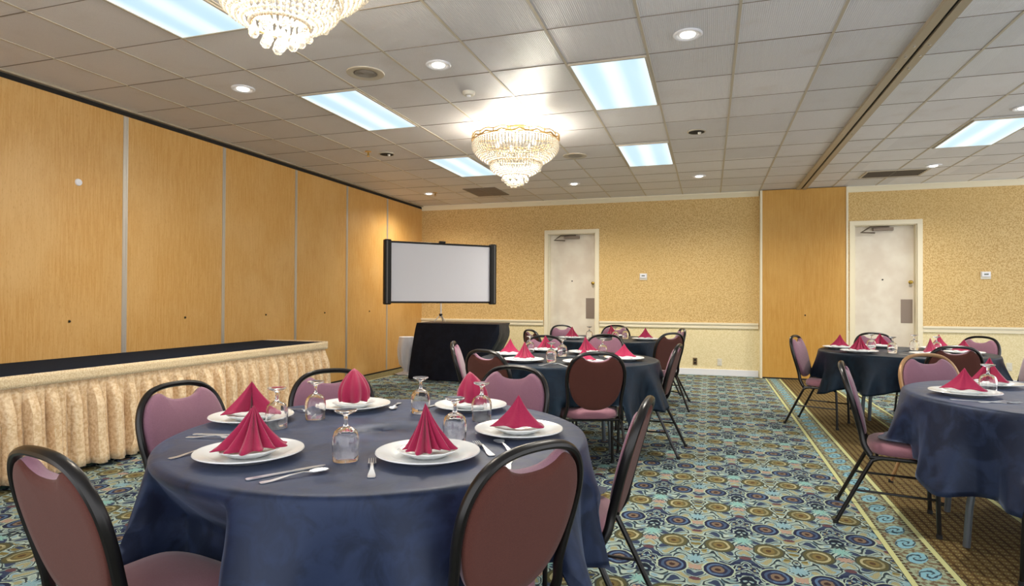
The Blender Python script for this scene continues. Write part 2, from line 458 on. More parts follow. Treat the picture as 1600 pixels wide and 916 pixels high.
# doors
for i, (d, side) in enumerate(((D1, 1), (D2, 2))):
    yl = YB+DREC
    leaf = S(MB().box(d[0]+.003, d[1]-.003, yl, yl+.045, .008, DT-.003).build('door_%d' % (i+1), M_DOOR, smooth=False))
    f = MB(); fwid = .07
    f.box(d[0]-fwid, d[0], YB-.02, YB+.01, 0, DT).box(d[1], d[1]+fwid, YB-.02, YB+.01, 0, DT).box(d[0]-fwid, d[1]+fwid, YB-.02, YB+.01, DT, DT+fwid)
    f.box(d[0]-.002, d[0]+.014, YB+.01, yl, 0, DT-.012).box(d[1]-.014, d[1]+.002, YB+.01, yl, 0, DT-.012).box(d[0]-.002, d[1]+.002, YB+.01, yl, DT-.012, DT-.0005)
    f.build('door_frame', M_TRIM, leaf, smooth=False, bevel=.002)
    xa = d[0]
    c = MB().box(xa+.28, xa+.56, yl-.06, yl-.002, DT-.085, DT-.035)
    c.tube([(xa+.50, yl-.05, DT-.03), (xa+.22, yl-.10, DT-.03)], .012, 8).tube([(xa+.22, yl-.10, DT-.035), (xa+.10, yl-.09, DT-.11), (xa+.30, yl-.06, DT-.12)], .013, 8)
    c.build('door_closer', M_BRONZE, leaf, smooth=False)
    kx = d[1]-.06
    k = MB(); k.lathe([(0.0001, 0), (.028, 0), (.028, .006), (.011, .01), (.011, .035), (.022, .042), (.027, .055), (.02, .068), (.0001, .072)], 20)
    k.build('door_knob', M_BRASS, leaf, xf=Matrix.Translation((kx, yl, 1.56)) @ Matrix.Rotation(PI/2, 4, 'X'))
    MB().box(d[1]-.19, d[1]-.03, yl-.004, yl, .92, 1.29).build('push_plate', M_PLATEG, leaf, smooth=False, bevel=.002)
    MB().lathe([(.0001, 0), (.012, 0), (.012, .006), (.0001, .007)], 12).build('peephole', M_BLACK, leaf, xf=Matrix.Translation((d[0]+.42, yl, 1.60)) @ Matrix.Rotation(PI/2, 4, 'X'))
# stored folding partition end panel on the back wall
YP = 10.77
pn = S(MB().box(.825, 2.045, YP, YB+.01, .02, H-.01).build('wall_partition', M_OAK2, smooth=False))
MB().box(.79, .825, YP-.012, YB, .0, H-.008).box(2.045, 2.075, YP-.012, YB, .0, H-.008).build('edge_strip', M_TRIM, pn, smooth=False, bevel=.003)
MB().box(.825, 2.045, YP-.006, YP+.02, .0, .022).build('bottom_seal', M_DARK, pn, smooth=False)
MB().ball((1.46, YP, 1.03), .012, 8, 6).build('lock_hole', M_BLACK, pn)
# left wall: long operable partition of oak panels
wl = S(MB().box(XL-.1, XL, Y0, YB+.1, .02, H-.055).build('wall_left', M_OAK, smooth=False))
for yy in (1.95, 3.2, 4.48, 5.74, 7.045, 8.28, 9.53):
    w = .022 if yy > 5 else .026
    MB().box(XL-.002, XL+.006, yy-w, yy-w+.017, .03, H-.06).box(XL-.002, XL+.006, yy+w-.017, yy+w, .03, H-.06).box(XL-.002, XL+.003, yy-w+.017, yy+w-.017, .03, H-.06).build('seam_strip', M_ALU, wl, smooth=False)
for yy in (2.7, 3.95, 5.2, 6.46, 7.71, 8.95):
    MB().box(XL-.001, XL+.006, yy-.011, yy+.011, 1.043, 1.067).build('lock_plate', M_BRASS, wl, smooth=False, bevel=.004)
    MB().ball((XL+.006, yy, 1.055), .011, 8, 6).build('lock_hole', M_BLACK, wl)
MB().lathe([(.0001, 0), (.032, 0), (.028, .012), (.0001, .018)], 16).build('door_stop_dot', M_WHITE, wl, xf=Matrix.Translation((XL, 4.02, 2.29)) @ Matrix.Rotation(PI/2, 4, 'Y'))
S(MB().box(XL-.05, XL+.01, Y0, YB, H-.055, H-.018).build('trim_6', M_DARK, smooth=False))
S(MB().box(XL-.05, XL+.055, Y0, YB, H-.018, H).build('trim_7', M_TRACK, smooth=False))
S(MB().box(XL-.05, XL+.012, Y0, YB, 0, .022).build('gap_shade_left', M_DARK, smooth=False))  # dark bar stands in for the shaded gap under the oak panels

# ------------------------------------------------------------------ wall fittings
def thermostat(x, z, label):
    t = tag(empty('thermostat', (x, YB, z)), label, 'thermostat')
    MB().box(-.065, .065, -.012, 0, -.065, .05).build('base_plate', M_PLAST, t, smooth=False, bevel=.004)
    MB().box(-.055, .055, -.032, -.012, -.03, .042).build('cover', M_WHITE, t, smooth=False, bevel=.006)
    MB().box(-.028, .028, -.034, -.030, -.004, .018).build('display', M_LCD, t, smooth=False)
thermostat(-1.09, 1.675, 'small white wall thermostat on the gold wallpaper right of the far left door')
thermostat(3.93, 1.662, 'small white wall thermostat on the gold wallpaper right of the far right door')
def outlet(x, z, mat, label, brown):
    t = tag(empty('wall_outlet', (x, YB, z)), label, 'outlet')
    MB().box(-.036, .036, -.007, 0, -.06, .06).build('cover_plate', mat, t, smooth=False, bevel=.003)
    MB().box(-.016, .016, -.010, -.006, .008, .042).box(-.016, .016, -.010, -.006, -.042, -.008).build('sockets', M_BLACK if brown else M_PLAST, t, smooth=False, bevel=.002)
outlet(-.225, .225, M_OUTB, 'brown wall outlet low on the cream dado', True)
outlet(.17, .225, M_PLAST, 'white wall outlet low on the cream dado beside the folding panel', False)
outlet(4.22, .30, M_PLAST, 'white wall outlet low on the cream dado right of the far right door', False)

# ------------------------------------------------------------------ ceiling lamps and fittings
def make_troffer(L=1.19, Wd=.59):
    t = empty('fluorescent_panel')
    f = MB(); w = .016
    f.box(-Wd/2, Wd/2, -L/2, -L/2+w, -.012, 0).box(-Wd/2, Wd/2, L/2-w, L/2, -.012, 0).box(-Wd/2, -Wd/2+w, -L/2+w, L/2-w, -.012, 0).box(Wd/2-w, Wd/2, -L/2+w, L/2-w, -.012, 0)
    f.build('frame', M_GRIDL, t, smooth=False)
    MB().box(-Wd/2+w, Wd/2-w, -L/2+w, L/2-w, -.007, -.001).build('diffuser', M_DIFF, t, smooth=False)
    return t
TP = Proto(make_troffer)
TR = [(-3.175, 2.74, 'fluorescent ceiling panel cut by the top of the photo beside the nearer chandelier'),
      (-3.175, 5.18, 'long fluorescent ceiling panel above the stage side, between two downlights'),
      (-3.175, 7.77, 'fluorescent ceiling panel just left of the whole chandelier'),
      (-.735, 5.18, 'largest near-square looking fluorescent ceiling panel right of the chandelier'),
      (-.735, 7.77, 'smaller fluorescent ceiling panel behind the large one, right of the chandelier'),
      (2.79, 7.77, 'fluorescent ceiling panel on the right side beyond the ceiling track')]
for x, y, lab in TR:
    o = TP.get(); o.location = (x, y, H); tag(o, lab, 'ceiling light', 'fluorescent panels in the tile ceiling')
def make_down(lit=True):
    t = empty('recessed_downlight')
    MB().lathe([(.062, .0), (.095, 0), (.098, -.006), (.09, -.012), (.072, -.010), (.064, -.004)], 32).build('trim_ring', M_WHITE if lit else M_GRIDL, t)
    MB().lathe([(.0001, -.002), (.064, -.002), (.064, -.0005), (.0001, -.0005)] if lit else [(.0001, -.0135), (.082, -.0125), (.082, -.0005), (.0001, -.0005)], 28).build('reflector_or_dark_disc', M_CHROME if lit else M_DARK, t)  # when unlit, a dark disc stands in for the shade inside the opening
    if not lit:
        MB().ball((.03, 0, -.02), .018, 10, 6).build('dead_bulb', M_PLAST, t)
    if lit:
        MB().lathe([(.0001, -.020), (.03, -.018), (.048, -.011), (.052, -.003), (.0001, -.003)], 24).build('bulb', M_BULB, t)
    return t
DL, DD = Proto(make_down, True), Proto(make_down, False)
DOWN = [(-3.81, 4.30, 1, 'lit round downlight over the stage, nearest of those along the left wall'),
        (-1.98, 4.30, 1, 'lit round downlight between the two chandeliers, left of the large panel'),
        (-.14, 4.30, 1, 'lit round downlight with wide white ring near the top, left of the ceiling track'),
        (-3.81, 6.77, 0, 'small unlit downlight with black opening left of the chandelier, beside a sprinkler'),
        (-4.56, 9.55, 1, 'lit round downlight in the far left corner above the screen'),
        (-2.0, 9.37, 1, 'lit round downlight near the back wall right of the ceiling vent'),
        (-.14, 9.30, 1, 'lit round downlight near the back wall just left of the ceiling track'),
        (-.13, 6.82, 0, 'unlit downlight showing only a black opening, right of the two bright panels'),
        (2.83, 9.45, 1, 'lit round downlight beside the long vent on the right side'),
        (2.78, 6.85, 1, 'lit round downlight cut by the right edge of the photo')]
def lampobj(name, kind, parent, loc, power, col, size, **kw):
    l = bpy.data.lights.new(name, kind); l.energy = power; l.color = col; l.shadow_soft_size = size
    for k, v in kw.items(): setattr(l, k, v)
    o = bpy.data.objects.new(name, l); COL.objects.link(o); o.parent = parent; o.location = loc; return o
for x, y, lit, lab in DOWN:
    o = (DL if lit else DD).get(); o.location = (x, y, H); tag(o, lab, 'ceiling light', 'round recessed downlights' if lit else 'unlit downlights')
    if lit: lampobj('lamp_light', 'SPOT', o, (0, 0, -.035), DOWN_W*4, (1, .93, .82), .09, spot_size=2.7, spot_blend=1.)
def sprinkler(x, y, label):
    t = tag(empty('fire_sprinkler', (x, y, H)), label, 'sprinkler')
    MB().lathe([(.0001, 0), (.04, 0), (.036, -.008), (.0001, -.01)], 20).build('escutcheon', M_GOLD, t)
    MB().tube([(0, 0, -.008), (0, 0, -.045)], .009, 8).tube([(.012, 0, -.03), (.012, 0, -.06)], .003, 6).tube([(-.012, 0, -.03), (-.012, 0, -.06)], .003, 6).build('nozzle', M_BRASS, t)
    MB().lathe([(.0001, -.062), (.018, -.062), (.018, -.06), (.0001, -.06)], 14).build('deflector', M_BRASS, t)
sprinkler(-3.97, 6.6, 'small brass fire sprinkler left of the unlit downlight')
sprinkler(-4.42, 9.5, 'small brass fire sprinkler beside the far left corner downlight')
def speaker(x, y, r, label):
    t = tag(empty('ceiling_speaker', (x, y, H)), label, 'speaker')
    MB().lathe([(r*.62, -.006), (r*.7, -.010), (r*.98, -.008), (r, 0), (r*.62, 0)], 40).build('rim', M_GRIDL, t)
    m_ = MB()
    for k in range(7): m_.lathe([(r*(.08*k+.03), -.007), (r*(.08*k+.03)+.004, -.009), (r*(.08*k+.03)+.008, -.007)], 32)
    m_.lathe([(.0001, -.006), (r*.63, -.006), (r*.63, -.001), (.0001, -.001)], 32)
    m_.build('grille', M_GRILLE, t)
speaker(-2.61, 4.29, .15, 'round ceiling loudspeaker with brown grille between the two left downlights')
speaker(-1.60, 7.55, .15, 'round ceiling loudspeaker partly hidden behind the whole chandelier')
t = tag(empty('smoke_detector', (-1.99, 4.95, H)), 'small white round smoke detector on the ceiling in front of the chandelier', 'smoke detector')
MB().lathe([(.0001, 0), (.055, 0), (.055, -.012), (.045, -.03), (.0001, -.034)], 28).build('cap', M_PLAST, t)
MB().lathe([(.0001, -.033), (.02, -.033), (.016, -.042), (.0001, -.043)], 16).build('sensor', M_WHITE, t)
def vent(x0, x1, y0, y1, n_, label, mat, split):
    t = tag(empty('ceiling_vent', ((x0+x1)/2, (y0+y1)/2, H)), label, 'vent')
    a, b_ = (x1-x0)/2, (y1-y0)/2; w = .03
    MB().box(-a, a, -b_, -b_+w, -.01, 0).box(-a, a, b_-w, b_, -.01, 0).box(-a, -a+w, -b_+w, b_-w, -.01, 0).box(a-w, a, -b_+w, b_-w, -.01, 0).build('frame', M_GRIDD if split else M_GRIDL, t, smooth=False)
    MB().box(-a+w, a-w, -b_+w, b_-w, -.003, -.001).build('backing', M_DARK, t, smooth=False)
    m_ = MB()
    for k in range(n_):
        yy = -b_+w+(k+.5)*(2*b_-2*w)/n_
        m_.add([(-a+w, yy-.012, -.003), (a-w, yy-.012, -.003), (a-w, yy+.008, -.012), (-a+w, yy+.008, -.012), (-a+w, yy-.009, -.003), (a-w, yy-.009, -.003), (a-w, yy+.011, -.012), (-a+w, yy+.011, -.012)],
               [(0, 1, 2, 3), (4, 7, 6, 5), (0, 4, 5, 1), (3, 2, 6, 7), (0, 3, 7, 4), (1, 5, 6, 2)])
    if split: m_.box(-.012, .012, -b_+w, b_-w, -.012, -.002).box(-a+w, a-w, -.012, .012, -.013, -.002)
    m_.build('slats', mat, t, smooth=False)
vent(-3.84, -3.28, 9.3, 10.05, 16, 'square brown ceiling vent just behind the whole chandelier', M_VENT, True)
vent(2.08, 2.86, 9.62, 10.12, 6, 'long dark ceiling vent right of the ceiling track near the back wall', Mat('vent_dark', '#544a40', .6), False)

# chandeliers
def make_chandelier():
    t = empty('crystal_chandelier')
    MB().lathe([(.0001, 0), (.10, 0), (.095, -.02), (.03, -.04), (.014, -.05), (.014, -.14), (.0001, -.14)], 28).build('ceiling_canopy', M_GOLD, t)
    # scalloped gold rim
    R_ = .455; rim = MB()
    def sc(a, amp=.022): return amp*abs(math.sin(a*8))
    rim.tube([(R_*math.cos(a), R_*math.sin(a), -.125-sc(a)) for a in [2*PI*i/192 for i in range(192)]], .008, 6, closed=True)
    rim.tube([(R_*math.cos(a), R_*math.sin(a), -.118+sc(a+PI/16, .018)) for a in [2*PI*i/192 for i in range(192)]], .006, 6, closed=True)
    rim.tube([(R_*.98*math.cos(a), R_*.98*math.sin(a), -.15) for a in [2*PI*i/96 for i in range(96)]], .005, 6, closed=True)
    for k in range(16):
        a = PI*k/8+PI/16
        rim.tube([(R_*math.cos(a), R_*math.sin(a), -.14), (R_*1.01*math.cos(a), R_*1.01*math.sin(a), -.075)], [.007, .002], 6)
    for k in range(4):
        a = PI*k/2+.3; rim.tube([(0.014*math.cos(a), .014*math.sin(a), -.13), (R_*.98*math.cos(a), R_*.98*math.sin(a), -.15)], .006, 6)
    rim.build('gold_rim', M_GOLD, t)
    # bowls of bead strands: a wide upper basket, then a small lower one
    def basket(name, r0, z0, r1, z1, ns, nb, rb, bulge):
        b_ = MB()
        for k in range(ns):
            a = 2*PI*k/ns
            for j in range(nb):
                s_ = (j+.5)/nb
                r = r0+(r1-r0)*s_**1.5+bulge*math.sin(PI*s_); z = z0+(z1-z0)*(s_**.85)
                c = (r*math.cos(a), r*math.sin(a), z)
                b_.lathe([(.0001, -rb*1.25), (rb*.95, -rb*.3), (rb*.8, rb*.5), (.0001, rb*1.2)], 5, c)
        return tag(b_.build(name, M_BEAD, t, smooth=False), kind='stuff')
    basket('upper_bead_basket', .445, -.16, .24, -.40, 84, 15, .0105, .035)
    basket('lower_bead_basket', .265, -.385, .12, -.515, 60, 9, .0095, .025)
    ring = MB()
    for r, z in ((.268, -.385), (.13, -.512), (.36, -.30)):
        ring.tube([(r*math.cos(a), r*math.sin(a), z) for a in [2*PI*i/64 for i in range(64)]], .005, 6, closed=True)
    ring.build('inner_hoop', M_GOLD, t)
    rr = random.Random(5)
    drops = [(.125, 2*PI*i/9, -.555, .024) for i in range(9)]+[(.07, 2*PI*i/6+.3, -.59, .026) for i in range(6)]+[(0, 0, -.605, .03)]+[(.25, 2*PI*i/6+.2, -.44, .02) for i in range(6)]
    for r, a, z, s_ in drops:
        d = MB(); c = (r*math.cos(a), r*math.sin(a), z+rr.uniform(-.01, .01))
        d.lathe([(.0001, -s_), (s_*.6, -s_*.85), (s_, -s_*.2), (s_*.9, s_*.3), (s_*.3, s_*1.3), (.0001, s_*1.6)], 8, c)
        d.tube([(c[0], c[1], c[2]+s_*1.5), (c[0], c[1], c[2]+s_*1.5+.03)], .0025, 5)
        d.build('crystal_drop', M_CRYS, t, smooth=False)
    for k in range(6):
        a = PI*k/3; MB().ball((.2*math.cos(a), .2*math.sin(a), -.17), .02, 12, 8, 1.6).build('bulb', M_BULB, t)
    lampobj('bulb_light', 'POINT', t, (0, 0, -.2), CHAND_W, (1, .93, .80), .16)
    lampobj('bulb_light', 'POINT', t, (0, 0, -.42), CHAND_W*.12, (1, .93, .82), .06)
    return t
CH = Proto(make_chandelier)
for x, y, lab in ((-1.93, 2.42, 'crystal chandelier cut by the top edge of the photo, nearer of the two'), (-1.93, 6.12, 'whole crystal chandelier glowing in the middle of the ceiling')):
    o = CH.get(); o.location = (x, y, H); tag(o, lab, 'chandelier', 'crystal chandeliers')

# ------------------------------------------------------------------ stage
SX0, SX1, SY0, SY1, SZ = -5.31, -4.40, -.4, 6.36, .742
st = tag(empty('stage_riser', ((SX0+SX1)/2, (SY0+SY1)/2, 0)), 'low stage with black deck and champagne pleated skirt along the oak wall', 'stage')
def loc(o_, p): return o_
inv = Matrix.Translation((-(SX0+SX1)/2, -(SY0+SY1)/2, 0))
MB().box(SX0, SX1, SY0, SY1, SZ-.05, SZ).build('deck', M_DECK, st, smooth=False, bevel=.006, xf=inv)
lg = MB()
for yy in (SY0+.15, 1.4, 3.0, 4.6, SY1-.15):
    for xx in (SX0+.12, SX1-.15): lg.tube([(xx, yy, 0), (xx, yy, SZ-.05)], .02, 8)
lg.build('support_legs', M_BLACK, st, xf=inv)
# pleated skirt runs along the front then round the right end
path_len = (SY1-SY0); end_len = .9
def skirt_base(s_):
    # rounded corner of radius .05
    if s_ < path_len-.05: return Vector((SX1, SY0+s_, 0)), Vector((1, 0, 0))
    if s_ < path_len+.03:
        a = (s_-(path_len-.05))/.08*PI/2
        return Vector((SX1-.05+.05*math.cos(a), SY1-.05+.05*math.sin(a), 0)), Vector((math.cos(a), math.sin(a), 0))
    return Vector((SX1-.05-(s_-path_len-.03), SY1, 0)), Vector((0, 1, 0))
NS = 1500; TOT = path_len+end_len-.04; PP = .152
rr = random.Random(11); jit = [rr.uniform(-.012, .012) for _ in range(80)]; amp = [rr.uniform(.75, 1.25) for _ in range(80)]; lean = [rr.uniform(-.02, .02) for _ in range(80)]
def skirt_pt(i, j):
    nv = 12; t_ = j/(nv-1); s_ = TOT*i/(NS-1)
    z = SZ+.004-t_*(SZ-.03); drop = max(0, (SZ+.004-.095-z)/(SZ-.125))
    k = int(s_/PP); ph = (s_+jit[k % 80]*drop+lean[k % 80]*drop)/PP; fr = ph-math.floor(ph); k = int(math.floor(ph))
    # one flat raised box pleat then a softer recessed fold
    if fr < .38: w = 1-(.12*abs(fr-.19)/.19)
    elif fr < .46: w = .88-(fr-.38)/.08*1.08
    elif fr < .92: w = -.2+.42*math.sin((fr-.46)/.46*PI)*(.5+.5*amp[k % 80])
    else: w = -.2+(fr-.92)/.08*1.08
    d = .014+.068*w*min(1, drop*4+.06)*amp[(k+3) % 80]+.035*drop**1.5
    d += .018*drop*math.sin(s_*5.1+k)
    p, n_ = skirt_base(s_)
    zz = z+(.012*math.sin(s_*2.3) if j == nv-1 else 0)
    return (p.x+n_.x*d, p.y+n_.y*d, zz)
MB().grid(skirt_pt, NS, 12).build('pleated_skirt', M_SKIRT, st, thick=.002, angle=60, xf=inv)
def band_pt(i, j):
    s_ = TOT*i/199; p, n_ = skirt_base(s_); z = SZ+.008-.085*j/3
    k = math.floor(s_/PP); e = .003 if (s_/PP-k) < .06 else 0
    return (p.x+n_.x*(.054-e), p.y+n_.y*(.054-e), z)
MB().grid(band_pt, 200, 4).build('skirt_band', mat_fabric('champagne_band', '#cdb187', '#e6d3ae', 120, .5, .4), st, thick=.003, xf=inv)

# ------------------------------------------------------------------ corner table, screen
ct = tag(empty('draped_corner_table', (-3.72, 9.1, 0)), 'tall table under a floor length black cloth in the far left corner below the screen', 'table')
top = [(-4.40, 8.80), (-3.00, 8.72), (-3.05, 9.42), (-4.47, 9.45)]; bot = [(-4.50, 8.70), (-3.34, 8.66), (-3.30, 9.50), (-4.62, 9.52)]
def lerp2(P_, s_):
    n_ = len(P_); k = int(s_) % n_; f_ = s_-int(s_); a, b_ = P_[k], P_[(k+1) % n_]; return a[0]+(b_[0]-a[0])*f_, a[1]+(b_[1]-a[1])*f_
NT = 240
def drape(i, j):
    s_ = 4*i/NT; tx, ty = lerp2(top, s_); bx, by = lerp2(bot, s_); t_ = j/13
    cx, cy = -3.72, 9.1
    f_ = .010*t_*math.sin(i*2*PI/NT*11+2*math.sin(i*.1))
    x = tx+(bx-tx)*t_**.8; y = ty+(by-ty)*t_**.8
    if t_ > 0 and 60 < i < 110: x += .16*math.sin(min(1, t_*3)*PI/2)*max(0, 1-t_*1.3)
    L = math.hypot(x-cx, y-cy); return (x+(x-cx)/L*f_+3.72, y+(y-cy)/L*f_-9.1, .885-t_*.873)
m_ = MB().grid(drape, NT, 14, closeu=True)
m_.add([(x+3.72, y-9.1, .886) for x, y in top], [(0, 1, 2, 3)])
m_.build('black_cloth', M_BLKC, ct, angle=50)
MB().box(-.62, .62, -.27, .27, .855, .88).build('tabletop', M_TABLETOP, ct, smooth=False)
for sx in (-.5, .5):
    for sy in (-.22, .22): MB().tube([(sx, sy, 0), (sx, sy, .86)], .016, 8).build('leg', M_LEGGREY, ct)
# white drape beside it
wt = tag(empty('white_draped_stand', (-4.83, 9.30, 0)), 'narrow stand wrapped in a white cloth left of the black corner table', 'stand')
def wdr(i, j):
    a = 2*PI*i/48; t_ = j/15; z = .62*(1-t_)+.006
    r = .13-.03*math.sin(t_*PI)*0+(.02*math.sin(t_*5)) - .07*max(0, 1-abs(t_-.9)/.16) + .10*max(0, (t_-.93)/.07)
    r *= 1+.10*math.sin(a*7+t_*2)*min(1, t_*2); return (r*math.cos(a), r*math.sin(a), z)
m_ = MB().grid(wdr, 48, 16, closeu=True); m_.lathe([(.0001, .627), (.13, .625)], 48)
m_.build('white_cloth', M_WCLOTH, wt, angle=60)
MB().tube([(0, 0, 0.01), (0, 0, .6)], .02, 8).build('pole', M_BLACK, wt)
# projection screen
SL, SR = Vector((-4.78, 8.42)), Vector((-3.44, 9.80)); dv = (SR-SL); SW = dv.length; ang = math.atan2(dv.y, dv.x); mid = (SL+SR)/2
sc = tag(empty('projection_screen', (mid.x, mid.y, 0), ang), 'white portable projection screen with black side housings across the far left corner', 'screen')
z0, z1 = 1.195, 2.165; hw = SW/2
MB().box(-hw+.10, hw-.10, -.004, .004, z0+.02, z1-.02).build('screen_surface', M_SCREEN, sc, smooth=False)
MB().box(-hw+.06, hw-.06, -.012, .012, z0, z0+.03).build('bottom_bar', M_BLACK, sc, smooth=False, bevel=.004)
MB().box(-hw+.06, hw-.06, -.012, .012, z1-.03, z1).build('top_bar', M_BLACK, sc, smooth=False, bevel=.004)
MB().box(-.05, .05, -.03, .03, z1, z1+.03).build('top_catch', M_BLACK, sc, smooth=False, bevel=.004)
for s_ in (-1, 1):
    MB().box(min(s_*hw, s_*(hw-.11)), max(s_*hw, s_*(hw-.11)), -.055, .05, z0-.02, z1+.02).build('side_housing', M_BLACK, sc, smooth=False, bevel=.018)
    MB().box(min(s_*(hw-.03), s_*(hw-.05)), max(s_*(hw-.03), s_*(hw-.05)), -.058, -.054, z0, z1).build('housing_stripe', Mat('grey_stripe', '#55514c', .4), sc, smooth=False)
MB().tube([(0, .04, .96), (0, .04, z1-.02)], .014, 10).build('pole', M_ALU, sc)
MB().lathe([(.0001, .985), (.028, .985), (.028, 1.025), (.0001, 1.025)], 16, (0, .04, 0)).build('collar', M_BLACK, sc)
for k in range(3):
    a = 2*PI*k/3-PI/2+.35
    MB().tube([(0.02*math.cos(a), .04+.02*math.sin(a), 1.0), (.11*math.cos(a), .04+.11*math.sin(a), .897)], .008, 8).build('leg', M_ALU, sc)

# ------------------------------------------------------------------ chairs
def make_chair(frame_mat):
    t = empty('banquet_chair')
    def yb(z): return -.055-(z-.42)*.21-.12*(z-.42)**2
    hs = [(.215, .405), (.203, .455), (.192, .52), (.197, .60), (.206, .68), (.203, .76), (.178, .825), (.135, .868), (.075, .888), (0, .893)]
    pts = [(-w, yb(z), z) for w, z in hs]+[(w, yb(z), z) for w, z in hs[::-1][1:]]
    pts[0] = (-.215, -.03, .40); pts[-1] = (.215, -.03, .40)
    MB().tube(smooth_path(pts, 5), .0125, 10, flat=1.3, ref=(0, 1, .22)).build('back_frame', frame_mat, t)
    # oval cushion, scooped at the top
    half = [(0, .476), (.06, .484), (.115, .512), (.158, .562), (.184, .63), (.194, .70), (.191, .758), (.170, .815), (.140, .848), (.112, .862), (.096, .858), (.075, .842), (.04, .830), (0, .827)]
    sm = smooth_path([Vector((a, b_, 0)) for a, b_ in half], 4)
    ol = [(p.x, p.y) for p in sm]; ol = ol+[(-a, b_) for a, b_ in ol[::-1][1:-1]]
    cz = .66; no = len(ol)
    def shell(rings):
        m_ = MB(); vs = []
        for s_, d in rings:
            for a, b_ in ol:
                z = cz+(b_-cz)*s_; vs.append((a*s_, yb(z)+d, z+d*.4))
        fs = [(r*no+i, r*no+(i+1) % no, (r+1)*no+(i+1) % no, (r+1)*no+i) for r in range(len(rings)-1) for i in range(no)]
        m_.add(vs, fs); return m_
    shell([(1, -.004), (1.0, .010), (.975, .020), (.9, .025), (.6, .029), (.3, .030), (.001, .030)]).build('back_cushion', M_MAUVE, t, angle=60)
    shell([(1, -.003), (.99, -.010), (.965, -.0135), (.8, -.015), (.4, -.015), (.001, -.015)]).build('back_panel', M_BROWN, t, angle=60)
    # seat
    def sy(a):
        n_ = 3.2; c, s_ = math.cos(a), math.sin(a)
        x = .215*math.copysign(abs(c)**(2/n_), c); y = .185*math.copysign(abs(s_)**(2/n_), s_)
        return x*(1+.06*(y/.185)), y+.14
    na = 48; rings = [(.9, .402), (.985, .405), (1.0, .42), (1.0, .437), (.97, .455), (.88, .466), (.6, .474), (.3, .477), (.001, .478)]
    vs = []
    for s_, z in rings:
        for i in range(na):
            x, y = sy(2*PI*i/na); y = .14+(y-.14)*s_; vs.append((x*s_, y, z-.018*max(0, (y-.22)/.1)**2))
    m_ = MB(); m_.add(vs, [(r*na+i, r*na+(i+1) % na, (r+1)*na+(i+1) % na, (r+1)*na+i) for r in range(len(rings)-1) for i in range(na)]+[tuple(range(na))[::-1]])
    m_.build('seat', M_SEAT, t, angle=70)
    m_ = MB(); m_.tube([(-.205, -.04, .39), (-.207, .27, .392)], .0115, 8).tube([(.205, -.04, .39), (.207, .27, .392)], .0115, 8)
    m_.tube([(-.205, .25, .39), (.205, .25, .39)], .010, 8).tube([(-.205, 0, .39), (.205, 0, .39)], .010, 8)
    m_.build('seat_frame', frame_mat, t)
    for s_ in (-1, 1):
        l = MB().tube(smooth_path([(s_*.207, .22, .392), (s_*.209, .262, .375), (s_*.212, .275, .33), (s_*.220, .285, .006)], 4), .0115, 8).build('leg', frame_mat, t)
        MB().lathe([(.0001, 0), (.015, 0), (.0145, .022), (.0001, .024)], 12, (s_*.220, .285, 0)).build('foot_glide', M_RUBBER, l)
        l = MB().tube(smooth_path([(s_*.207, .03, .392), (s_*.210, -.015, .378), (s_*.214, -.045, .335), (s_*.228, -.205, .006)], 4), .0115, 8).build('leg', frame_mat, t)
        MB().lathe([(.0001, 0), (.015, 0), (.0145, .022), (.0001, .024)], 12, (s_*.228, -.205, 0)).build('foot_glide', M_RUBBER, l)
        MB().tube([(s_*.218, -.105, .20), (s_*.216, .280, .20)], .007, 8).build('stretcher', frame_mat, t)
    return t
CB, CT = Proto(make_chair, M_FRAME), Proto(make_chair, M_TAN)
T1, T2, T3, T4, T5 = (-1.178, 2.078), (-1.15, 5.18), (-1.30, 7.92), (1.843, 7.0), (1.81, 3.93)
def chair(tx, ty, face, label, pr=None, off=.18):
    """tx, ty: where the top of the back stands; face: the point or direction it looks to"""
    dx, dy = face; L = math.hypot(dx, dy); dx, dy = dx/L, dy/L
    o = (pr or CB).get(); o.rotation_euler = (0, 0, math.atan2(-dx, dy)); o.location = (tx+off*dx, ty+off*dy, 0)
    CHAIRS.append(o); return tag(o, label, 'chair', 'oval-backed banquet chairs')
CHAIRS = []
def ang(d): a = math.radians(d); return (-math.sin(a), math.cos(a))
def to(p, q): return (q[0]-p[0], q[1]-p[1])
